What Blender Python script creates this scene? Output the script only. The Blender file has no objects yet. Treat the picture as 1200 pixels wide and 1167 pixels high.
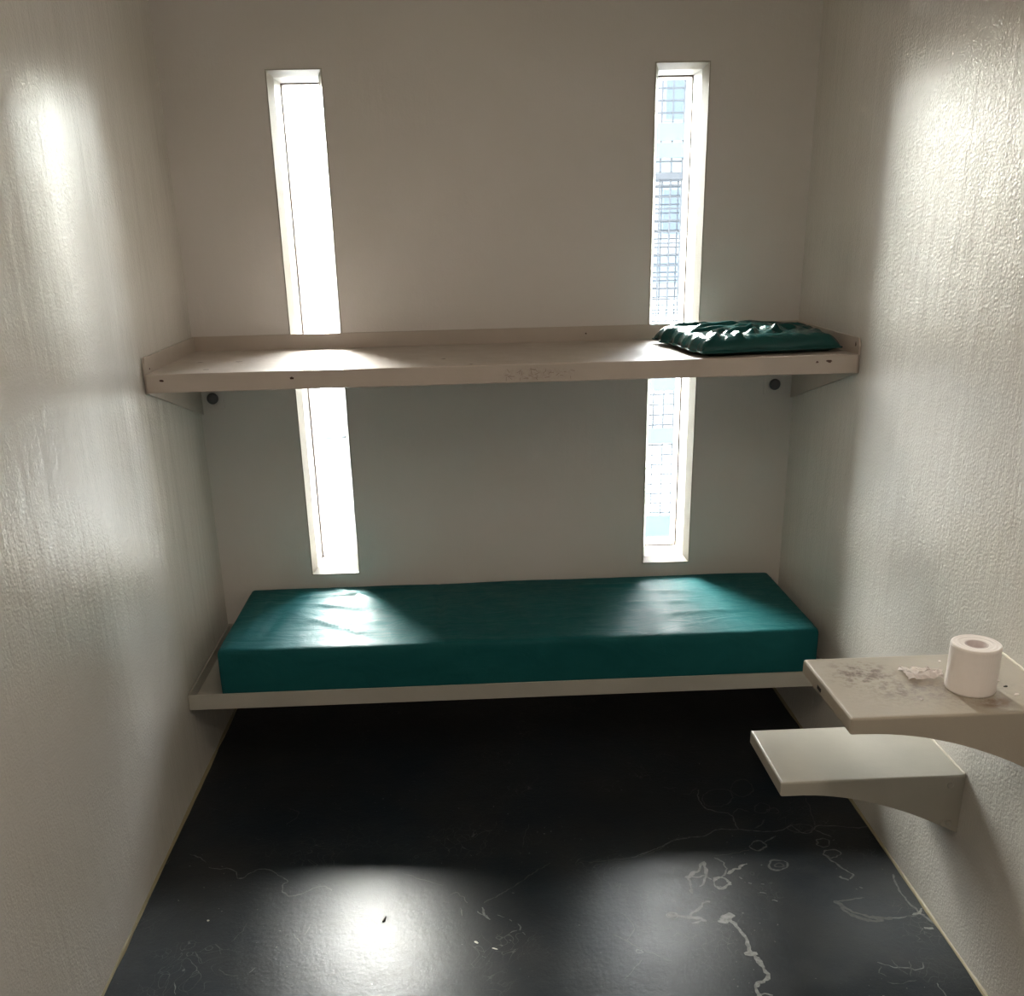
import bpy, bmesh, math, random
from mathutils import Vector, Matrix, noise
random.seed(7)
S = bpy.context.scene
COL = S.collection

# ------------------------------------------------------------------ camera
def cam_matrix(loc, yaw, pitch, roll):
    y, p, r = (math.radians(a) for a in (yaw, pitch, roll))
    R = Matrix.Rotation(y, 3, 'Z') @ Matrix.Rotation(p, 3, 'X') @ Matrix.Rotation(r, 3, 'Y')
    right, fwd, up = R.col[0], R.col[1], R.col[2]
    M = Matrix((right, up, -fwd)).transposed().to_4x4()
    M.translation = loc
    return M
cd = bpy.data.cameras.new('camera')
cd.sensor_fit = 'HORIZONTAL'; cd.sensor_width = 36.0
cd.lens = 36.0 * 1169.161 / 1200
cd.shift_x = (600 - 588.52) / 1200
cd.shift_y = (700.51 - 583.5) / 1200
cd.clip_start = 0.02; cd.clip_end = 500
cam = bpy.data.objects.new('camera', cd); COL.objects.link(cam)
cam.matrix_world = cam_matrix(Vector((0.9086, -3.4883, 1.6829)), -1.8768, -20.2986, 1.4013)
S.camera = cam

# ------------------------------------------------------------------ light and exposure
W = 2.061; H = 2.78; Y0 = -4.25            # room width, height, front wall
WIN = [(0.330, 0.5017), (1.545, 1.7167)]; WZ = (0.5101, 2.1595)
S.view_settings.view_transform = 'Standard'; S.view_settings.look = 'None'
S.view_settings.exposure = 2.0; S.view_settings.gamma = 1.0
S.view_settings.use_curve_mapping = False
S.cycles.max_bounces = 14; S.cycles.diffuse_bounces = 9; S.cycles.glossy_bounces = 5
S.cycles.transparent_max_bounces = 12
S.cycles.sample_clamp_indirect = 8.0
S.cycles.use_denoising = True
S.cycles.use_adaptive_sampling = False
try: S.cycles.denoiser = 'OPENIMAGEDENOISE'
except Exception: pass
SKY_STRENGTH = 3.7
wd = bpy.data.worlds.new('sky'); S.world = wd; wd.use_nodes = True
nt = wd.node_tree; nt.nodes.clear()
sky = nt.nodes.new('ShaderNodeTexSky'); sky.sky_type = 'NISHITA'; sky.sun_disc = False
sky.sun_elevation = math.radians(44); sky.sun_rotation = math.radians(-20)
sky.air_density = 1.0; sky.dust_density = 4.0; sky.ozone_density = 1.0
bgd = nt.nodes.new('ShaderNodeBackground'); bgd.inputs[1].default_value = SKY_STRENGTH
hsv = nt.nodes.new('ShaderNodeHueSaturation'); hsv.inputs['Saturation'].default_value = 0.42
wo = nt.nodes.new('ShaderNodeOutputWorld')
nt.links.new(sky.outputs[0], hsv.inputs['Color']); nt.links.new(hsv.outputs[0], bgd.inputs[0])
nt.links.new(bgd.outputs[0], wo.inputs[0])
for x0, x1 in WIN:                                   # sampling portals in the two window openings
    pl = bpy.data.lights.new('window_portal', 'AREA'); pl.shape = 'RECTANGLE'
    pl.size = x1 - x0; pl.size_y = WZ[1] - WZ[0]; pl.cycles.is_portal = True
    po = bpy.data.objects.new('window_portal', pl); COL.objects.link(po)
    po.location = ((x0 + x1) / 2, 0.245, sum(WZ) / 2); po.rotation_euler = (-math.pi / 2, 0, 0)

# ------------------------------------------------------------------ materials
def mat(name, color, rough=.5, metal=0, spec=.5, coat=0):
    m = bpy.data.materials.new(name); m.use_nodes = True
    b = m.node_tree.nodes['Principled BSDF']
    b.inputs['Base Color'].default_value = (*color, 1); b.inputs['Roughness'].default_value = rough
    b.inputs['Metallic'].default_value = metal; b.inputs['Specular IOR Level'].default_value = spec
    b.inputs['Coat Weight'].default_value = coat
    return m
class N:
    """small node helper bound to one material"""
    def __init__(s, m): s.t = m.node_tree; s.b = s.t.nodes['Principled BSDF']; s.c = s.n('ShaderNodeTexCoord').outputs['Object']
    def n(s, k, **kw):
        x = s.t.nodes.new(k)
        for a, v in kw.items(): setattr(x, a, v)
        return x
    def l(s, a, b): s.t.links.new(a, b)
    def mapping(s, scale=(1, 1, 1), loc=(0, 0, 0), src=None):
        x = s.n('ShaderNodeMapping'); x.inputs['Scale'].default_value = scale; x.inputs['Location'].default_value = loc
        s.l(src or s.c, x.inputs['Vector']); return x.outputs[0]
    def noise(s, scale, detail=4, rough=.55, vec=None, dist=0):
        x = s.n('ShaderNodeTexNoise'); x.inputs['Scale'].default_value = scale; x.inputs['Detail'].default_value = detail
        x.inputs['Roughness'].default_value = rough; x.inputs['Distortion'].default_value = dist
        s.l(vec or s.c, x.inputs['Vector']); return x.outputs['Fac']
    def ramp(s, fac, a, b, va=0., vb=1.):
        x = s.n('ShaderNodeMapRange'); x.interpolation_type = 'SMOOTHSTEP'
        for i, v in zip(('From Min', 'From Max', 'To Min', 'To Max'), (a, b, va, vb)): x.inputs[i].default_value = v
        s.l(fac, x.inputs['Value']); return x.outputs[0]
    def math(s, op, a, b=None):
        x = s.n('ShaderNodeMath', operation=op)
        for i, v in enumerate((a, b)):
            if v is None: continue
            if isinstance(v, (int, float)): x.inputs[i].default_value = v
            else: s.l(v, x.inputs[i])
        return x.outputs[0]
    def mix(s, fac, a, b):
        x = s.n('ShaderNodeMix', data_type='RGBA')
        if isinstance(fac, (int, float)): x.inputs[0].default_value = fac
        else: s.l(fac, x.inputs[0])
        for i, v in ((6, a), (7, b)):
            if isinstance(v, tuple): x.inputs[i].default_value = (*v, 1)
            else: s.l(v, x.inputs[i])
        return x.outputs[2]
    def color(s, v): s.l(v, s.b.inputs['Base Color'])
    def rough(s, v): s.l(v, s.b.inputs['Roughness'])
    def bump(s, h, strength, dist, prev=None):
        x = s.n('ShaderNodeBump'); x.inputs['Strength'].default_value = strength; x.inputs['Distance'].default_value = dist
        s.l(h, x.inputs['Height'])
        if prev: s.l(prev, x.inputs['Normal'])
        s.l(x.outputs[0], s.b.inputs['Normal']); return x.outputs[0]

def wall_paint(name, streak_axis, base=(.67, .645, .615), streak=1.0, rough=(.235, .268), peel=.35):
    m = mat(name, base, .33, spec=.34); q = N(m)
    sc = (1, 1, 1)
    v = q.mapping((7, 7, .55))                       # long vertical runs of the roller and old drips
    st = q.noise(1.6, 5, .6, v, .25)
    lump = q.noise(9, 4, .6)
    fine = q.noise(150, 2, .5)
    blotch = q.noise(1.1, 3, .5)
    tone = q.mix(q.ramp(blotch, .35, .68), base, tuple(c * f for c, f in zip(base, (.93, .93, .90))))
    q.color(tone)
    q.rough(q.ramp(q.math('ADD', st, q.math('MULTIPLY', lump, .3)), .42, .78, rough[0], rough[1]))
    b1 = q.bump(fine, peel, .0032)
    b2 = q.bump(lump, .35, .006, b1)
    q.bump(st, .45 * streak, .010, b2)
    return m
M = {}
M['wall_l'] = wall_paint('wall_paint_left', 0, streak=.8, peel=.35)
M['wall_r'] = wall_paint('wall_paint_right', 0, streak=.7, peel=.5)
M['wall_b'] = wall_paint('wall_paint_back', 0, base=(.635, .61, .598), streak=.3, rough=(.36, .45), peel=.15)
M['ceiling'] = wall_paint('ceiling_paint', 0, base=(.65, .63, .58), streak=.2, rough=(.5, .6), peel=.2)

# polished dark concrete
m = M['floor'] = mat('dark_concrete', (.02, .02, .022), .25, spec=.24); q = N(m)
cl = q.noise(1.7, 6, .62, None, .6); sm = q.noise(14, 5, .65)
col = q.mix(q.ramp(cl, .38, .66), (.009, .014, .020), (.017, .019, .021))
col = q.mix(q.math('MULTIPLY', q.ramp(sm, .40, .80), .35), col, (.032, .032, .033))
scr = q.n('ShaderNodeTexVoronoi', feature='DISTANCE_TO_EDGE'); scr.inputs['Scale'].default_value = 13
dv = q.n('ShaderNodeVectorMath', operation='ADD'); nz = q.n('ShaderNodeTexNoise'); nz.inputs['Scale'].default_value = 5
q.l(q.c, nz.inputs['Vector']); q.l(q.c, dv.inputs[0]); q.l(nz.outputs['Color'], dv.inputs[1]); q.l(dv.outputs[0], scr.inputs['Vector'])
line = q.ramp(scr.outputs['Distance'], 0.0, .02, 1., 0.)
hair = q.math('MULTIPLY', line, q.ramp(q.noise(2.6, 3), .52, .68))
speck = q.ramp(q.noise(95, 2, .5), .70, .76)
sp = q.math('MULTIPLY', speck, q.ramp(q.noise(3.5, 3), .45, .62))
col = q.mix(q.math('MULTIPLY', hair, .30), col, (.30, .29, .27))
col = q.mix(q.math('MULTIPLY', sp, .6), col, (.30, .29, .27))
q.color(col)
q.rough(q.math('ADD', q.ramp(sm, .45, .8, .278, .33), q.math('MULTIPLY', hair, .15)))
b1 = q.bump(q.noise(75, 5, .75), .36, .002); b2 = q.bump(q.noise(8, 4, .6), .2, .006, b1); q.bump(line, -.25, .001, b2)
def scar(name, c, r=.45):
    m = mat(name, c, r); q = N(m)
    q.color(q.mix(q.ramp(q.noise(60, 5, .7), .35, .65), c, tuple(x * .45 for x in c))); q.bump(q.noise(200, 3), .4, .001); return m
M['scar0'] = scar('worn_coating_faint', (.048, .048, .045), .32)
M['scar1'] = scar('worn_coating', (.12, .122, .118), .36)
M['scar2'] = scar('bare_concrete', (.24, .24, .225), .42)

# painted steel
def steel_paint(name, c, rough=.30, chips=None, dirt_and_shade=None, wear=.0):
    m = mat(name, c, rough, spec=.5); q = N(m)
    col = q.mix(q.ramp(q.noise(3, 4, .6), .35, .7), c, tuple(x * .88 for x in c))
    if dirt_and_shade:
        for (ctr, rad, dc, amt, nscale) in dirt_and_shade:
            s_ = q.n('ShaderNodeVectorMath', operation='DISTANCE'); mp = q.n('ShaderNodeVectorMath', operation='MULTIPLY')
            mp.inputs[1].default_value = (1 / rad[0], 1 / rad[1], 1 / rad[2]); q.l(q.c, mp.inputs[0]); q.l(mp.outputs[0], s_.inputs[0])
            s_.inputs[1].default_value = tuple(a / b for a, b in zip(ctr, rad))
            f = q.ramp(s_.outputs['Value'], .25, 1.0, 1., 0.)
            f = q.math('MULTIPLY', f, q.ramp(q.noise(nscale, 6, .7), .42, .62))
            col = q.mix(q.math('MULTIPLY', f, amt), col, dc)
    q.color(col)
    q.rough(q.ramp(q.noise(11, 5, .6), .3, .7, max(.285, rough - .03), rough + .12))
    b = q.bump(q.noise(170, 2), .2, .0008); q.bump(q.noise(16, 4), .2, .002, b)
    return m
M['shelf'] = steel_paint('shelf_paint', (.47, .41, .365), .27,
    dirt_and_shade=[((.25, -.3, 1.32), (.16, .25, .1), (.2, .12, .08), .35, 70),
          ((1.12, -.585, 1.29), (.16, .03, .03), (.3, .24, .2), .4, 120)])
M['bed'] = steel_paint('bed_paint', (.40, .385, .345), .35)
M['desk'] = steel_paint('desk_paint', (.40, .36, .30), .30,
    dirt_and_shade=[((1.72, -1.62, .79), (.10, .10, .05), (.07, .035, .02), .75, 45),
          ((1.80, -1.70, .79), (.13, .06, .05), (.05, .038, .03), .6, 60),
          ((1.925, -1.765, .79), (.055, .035, .03), (.13, .055, .015), .9, 18),  # rust stain in front of the roll, with the roll's shadow painted in
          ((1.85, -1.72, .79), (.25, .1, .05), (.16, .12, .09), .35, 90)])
M['seat'] = steel_paint('seat_paint', (.46, .44, .385), .34)
M['chip'] = mat('bare_rusty_steel', (.05, .02, .012), .7)
M['bolt'] = mat('bolt_head', (.13, .13, .14), .45, .6)
M['boltp'] = mat('painted_bolt', (.45, .43, .38), .4)
M['frame'] = steel_paint('window_frame_paint', (.38, .36, .315), .4)
M['gasket'] = mat('window_seal', (.09, .055, .035), .6)
M['caulk'] = mat('yellowed_sealant', (.27, .235, .14), .5)

m = M['glass'] = bpy.data.materials.new('window_glass'); m.use_nodes = True; t = m.node_tree; t.nodes.clear()
o_ = t.nodes.new('ShaderNodeOutputMaterial'); mx = t.nodes.new('ShaderNodeMixShader'); tr = t.nodes.new('ShaderNodeBsdfTransparent'); gl = t.nodes.new('ShaderNodeBsdfGlossy')
fr = t.nodes.new('ShaderNodeFresnel'); fr.inputs[0].default_value = 1.45
tr.inputs[0].default_value = (.93, .96, .95, 1); gl.inputs['Roughness'].default_value = .03
t.links.new(fr.outputs[0], mx.inputs[0]); t.links.new(tr.outputs[0], mx.inputs[1]); t.links.new(gl.outputs[0], mx.inputs[2]); t.links.new(mx.outputs[0], o_.inputs[0])

def vinyl(name, c, rough, wr=.5, s1=5.0, sp=.16):
    m = mat(name, c, rough, spec=sp); q = N(m)
    v = q.mapping((1, 2.6, 2))
    big = q.noise(s1, 5, .55, v, 1.2); med = q.noise(s1 * 4, 4, .6, q.mapping((1, .6, 1)), .8); fab = q.noise(260, 2)
    q.color(q.mix(q.ramp(big, .35, .7), c, tuple(x * f for x, f in zip(c, (.8, .88, .9)))))
    q.rough(q.ramp(med, .3, .7, rough - .05, rough + .065))
    b = q.bump(fab, .12, .0006); b = q.bump(med, .35 * wr, .004, b); q.bump(big, .5 * wr, .010, b)
    return m
M['mattress'] = vinyl('teal_vinyl', (.011, .090, .096), .48, 1.0, 5.0, .06)
M['pillow'] = vinyl('green_vinyl', (.008, .060, .058), .20, 1.0, 9, .3)
M['paper'] = mat('toilet_paper', (.84, .79, .77), .9, spec=.2); q = N(M['paper']); q.bump(q.noise(120, 4), .3, .001)
M['card'] = mat('cardboard', (.62, .55, .55), .9)
M['dark'] = mat('dark_debris', (.01, .008, .006), .8)
M['paintflake'] = mat('pale_flake', (.6, .58, .52), .7)
M['lamp'] = mat('fill_housing', (.7, .7, .7), .5)

# ------------------------------------------------------------------ mesh helpers
def link(name, bm, m, parent=None, smooth=False, **props):
    me = bpy.data.meshes.new(name); bm.normal_update(); bm.to_mesh(me); bm.free()
    if smooth:
        for p in me.polygons: p.use_smooth = True
    me.materials.append(m)
    o = bpy.data.objects.new(name, me); COL.objects.link(o)
    if parent:
        o.parent = parent; o.matrix_parent_inverse = Matrix.Translation(parent.location).inverted()
    for k, v in props.items(): o[k] = v
    return o
def thing(name, label, cat, loc, group=None):
    o = bpy.data.objects.new(name, None); COL.objects.link(o); o.location = loc; o.empty_display_size = .1
    o['label'] = label; o['category'] = cat
    if group: o['group'] = group
    return o
def tag(o, label, cat, group=None):
    o['label'] = label; o['category'] = cat
    if group: o['group'] = group
    return o
def box(bm, x0, x1, y0, y1, z0, z1):
    vs = [bm.verts.new((x, y, z)) for z in (z0, z1) for y in (y0, y1) for x in (x0, x1)]
    for f in ((0, 2, 3, 1), (4, 5, 7, 6), (0, 1, 5, 4), (2, 6, 7, 3), (0, 4, 6, 2), (1, 3, 7, 5)): bm.faces.new([vs[i] for i in f])
    return bm
def nb(*a):
    bm = bmesh.new()
    if a: box(bm, *a)
    return bm
def bevel(bm, w, seg=2, sel=None):
    es = [e for e in bm.edges if sel is None or sel(e)]
    bmesh.ops.bevel(bm, geom=es, offset=w, segments=seg, affect='EDGES', profile=.6)
    return bm
def prism(bm, pts, axis, a, b):
    """polygon pts extruded along axis 'x' or 'y' from a to b"""
    f = (lambda p, c: (c, p[0], p[1])) if axis == 'x' else (lambda p, c: (p[0], c, p[1]))
    A = [bm.verts.new(f(p, a)) for p in pts]; B = [bm.verts.new(f(p, b)) for p in pts]
    bm.faces.new(A); bm.faces.new(B[::-1]); n = len(pts)
    for i in range(n): bm.faces.new((A[i], B[i], B[(i + 1) % n], A[(i + 1) % n]))
    bmesh.ops.recalc_face_normals(bm, faces=bm.faces); return bm
def disc(bm, c, r, h, axis='y', seg=20):
    """short capped cylinder with a domed end, base at c going along -axis (towards the room)"""
    prof = [(r, 0), (r, h * .6), (r * .8, h * .92), (r * .3, h)]
    rings = []
    for rr, hh in prof:
        ring = []
        for i in range(seg):
            a = 2 * math.pi * i / seg; u, v = rr * math.cos(a), rr * math.sin(a)
            ring.append(bm.verts.new((c[0] + u, c[1] - hh, c[2] + v) if axis == 'y' else (c[0] - hh, c[1] + u, c[2] + v)))
        rings.append(ring)
    for A, B in zip(rings, rings[1:]):
        for i in range(seg): bm.faces.new((A[i], A[(i + 1) % seg], B[(i + 1) % seg], B[i]))
    bm.faces.new(rings[-1]); bm.faces.new(rings[0][::-1])
    bmesh.ops.recalc_face_normals(bm, faces=bm.faces); return bm
def subdiv_wall(bm):
    return bm

# ------------------------------------------------------------------ setting
T = .24
link('floor', nb(-.2, W + .2, Y0 - .2, T, -.15, 0), M['floor'], kind='structure')
link('ceiling', nb(-.2, W + .2, Y0 - .2, T, H, H + .15), M['ceiling'], kind='structure')
link('wall_left', nb(-.2, 0, Y0 - .2, T, 0, H), M['wall_l'], kind='structure')
link('wall_right', nb(W, W + .2, Y0 - .2, T, 0, H), M['wall_r'], kind='structure')
link('wall_front', nb(0, W, Y0 - .2, Y0, 0, H), M['wall_b'], kind='structure')
bm = bmesh.new(); xs = [0, WIN[0][0], WIN[0][1], WIN[1][0], WIN[1][1], W]; zs = [0, WZ[0], WZ[1], H]
gv = {}
for k, y in enumerate((0, T)):
    for i, x in enumerate(xs):
        for j, z in enumerate(zs): gv[k, i, j] = bm.verts.new((x, y, z))
hole = {(1, 1), (3, 1)}
for i in range(5):
    for j in range(3):
        if (i, j) in hole: continue
        bm.faces.new((gv[0, i, j], gv[0, i + 1, j], gv[0, i + 1, j + 1], gv[0, i, j + 1]))
        bm.faces.new((gv[1, i, j], gv[1, i, j + 1], gv[1, i + 1, j + 1], gv[1, i + 1, j]))
def side(i0, j0, i1, j1): bm.faces.new((gv[0, i0, j0], gv[0, i1, j1], gv[1, i1, j1], gv[1, i0, j0]))
for i, j in hole: side(i, j, i, j + 1); side(i + 1, j, i + 1, j + 1); side(i, j, i + 1, j); side(i, j + 1, i + 1, j + 1)
for i in range(5): side(i, 0, i + 1, 0); side(i, 3, i + 1, 3)
for j in range(3): side(0, j, 0, j + 1); side(5, j, 5, j + 1)
bmesh.ops.recalc_face_normals(bm, faces=bm.faces)
link('wall_back', bm, M['wall_b'], kind='structure')

# sealant lines where the floor meets the side walls
for nm, x0, x1 in (('trim_1', 0, .007), ('trim_2', W - .008, W)):
    bm = bmesh.new(); n = 60; ra = random.Random(3)
    inner = 1 if x0 == 0 else -1; xw = 0 if x0 == 0 else W
    pv = None
    for i in range(n + 1):
        y = -4.2 + 4.2 * i / n; w = .0065 * (1 + .35 * ra.uniform(-1, 1))
        v = [bm.verts.new((xw, y, w)), bm.verts.new((xw + inner * w * .6, y, w * .6)), bm.verts.new((xw + inner * w, y, 0.0002))]
        if pv: bm.faces.new((pv[0], pv[1], v[1], v[0])); bm.faces.new((pv[1], pv[2], v[2], v[1]))
        pv = v
    bmesh.ops.recalc_face_normals(bm, faces=bm.faces)
    link(nm, bm, M['caulk'], kind='structure')

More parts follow.
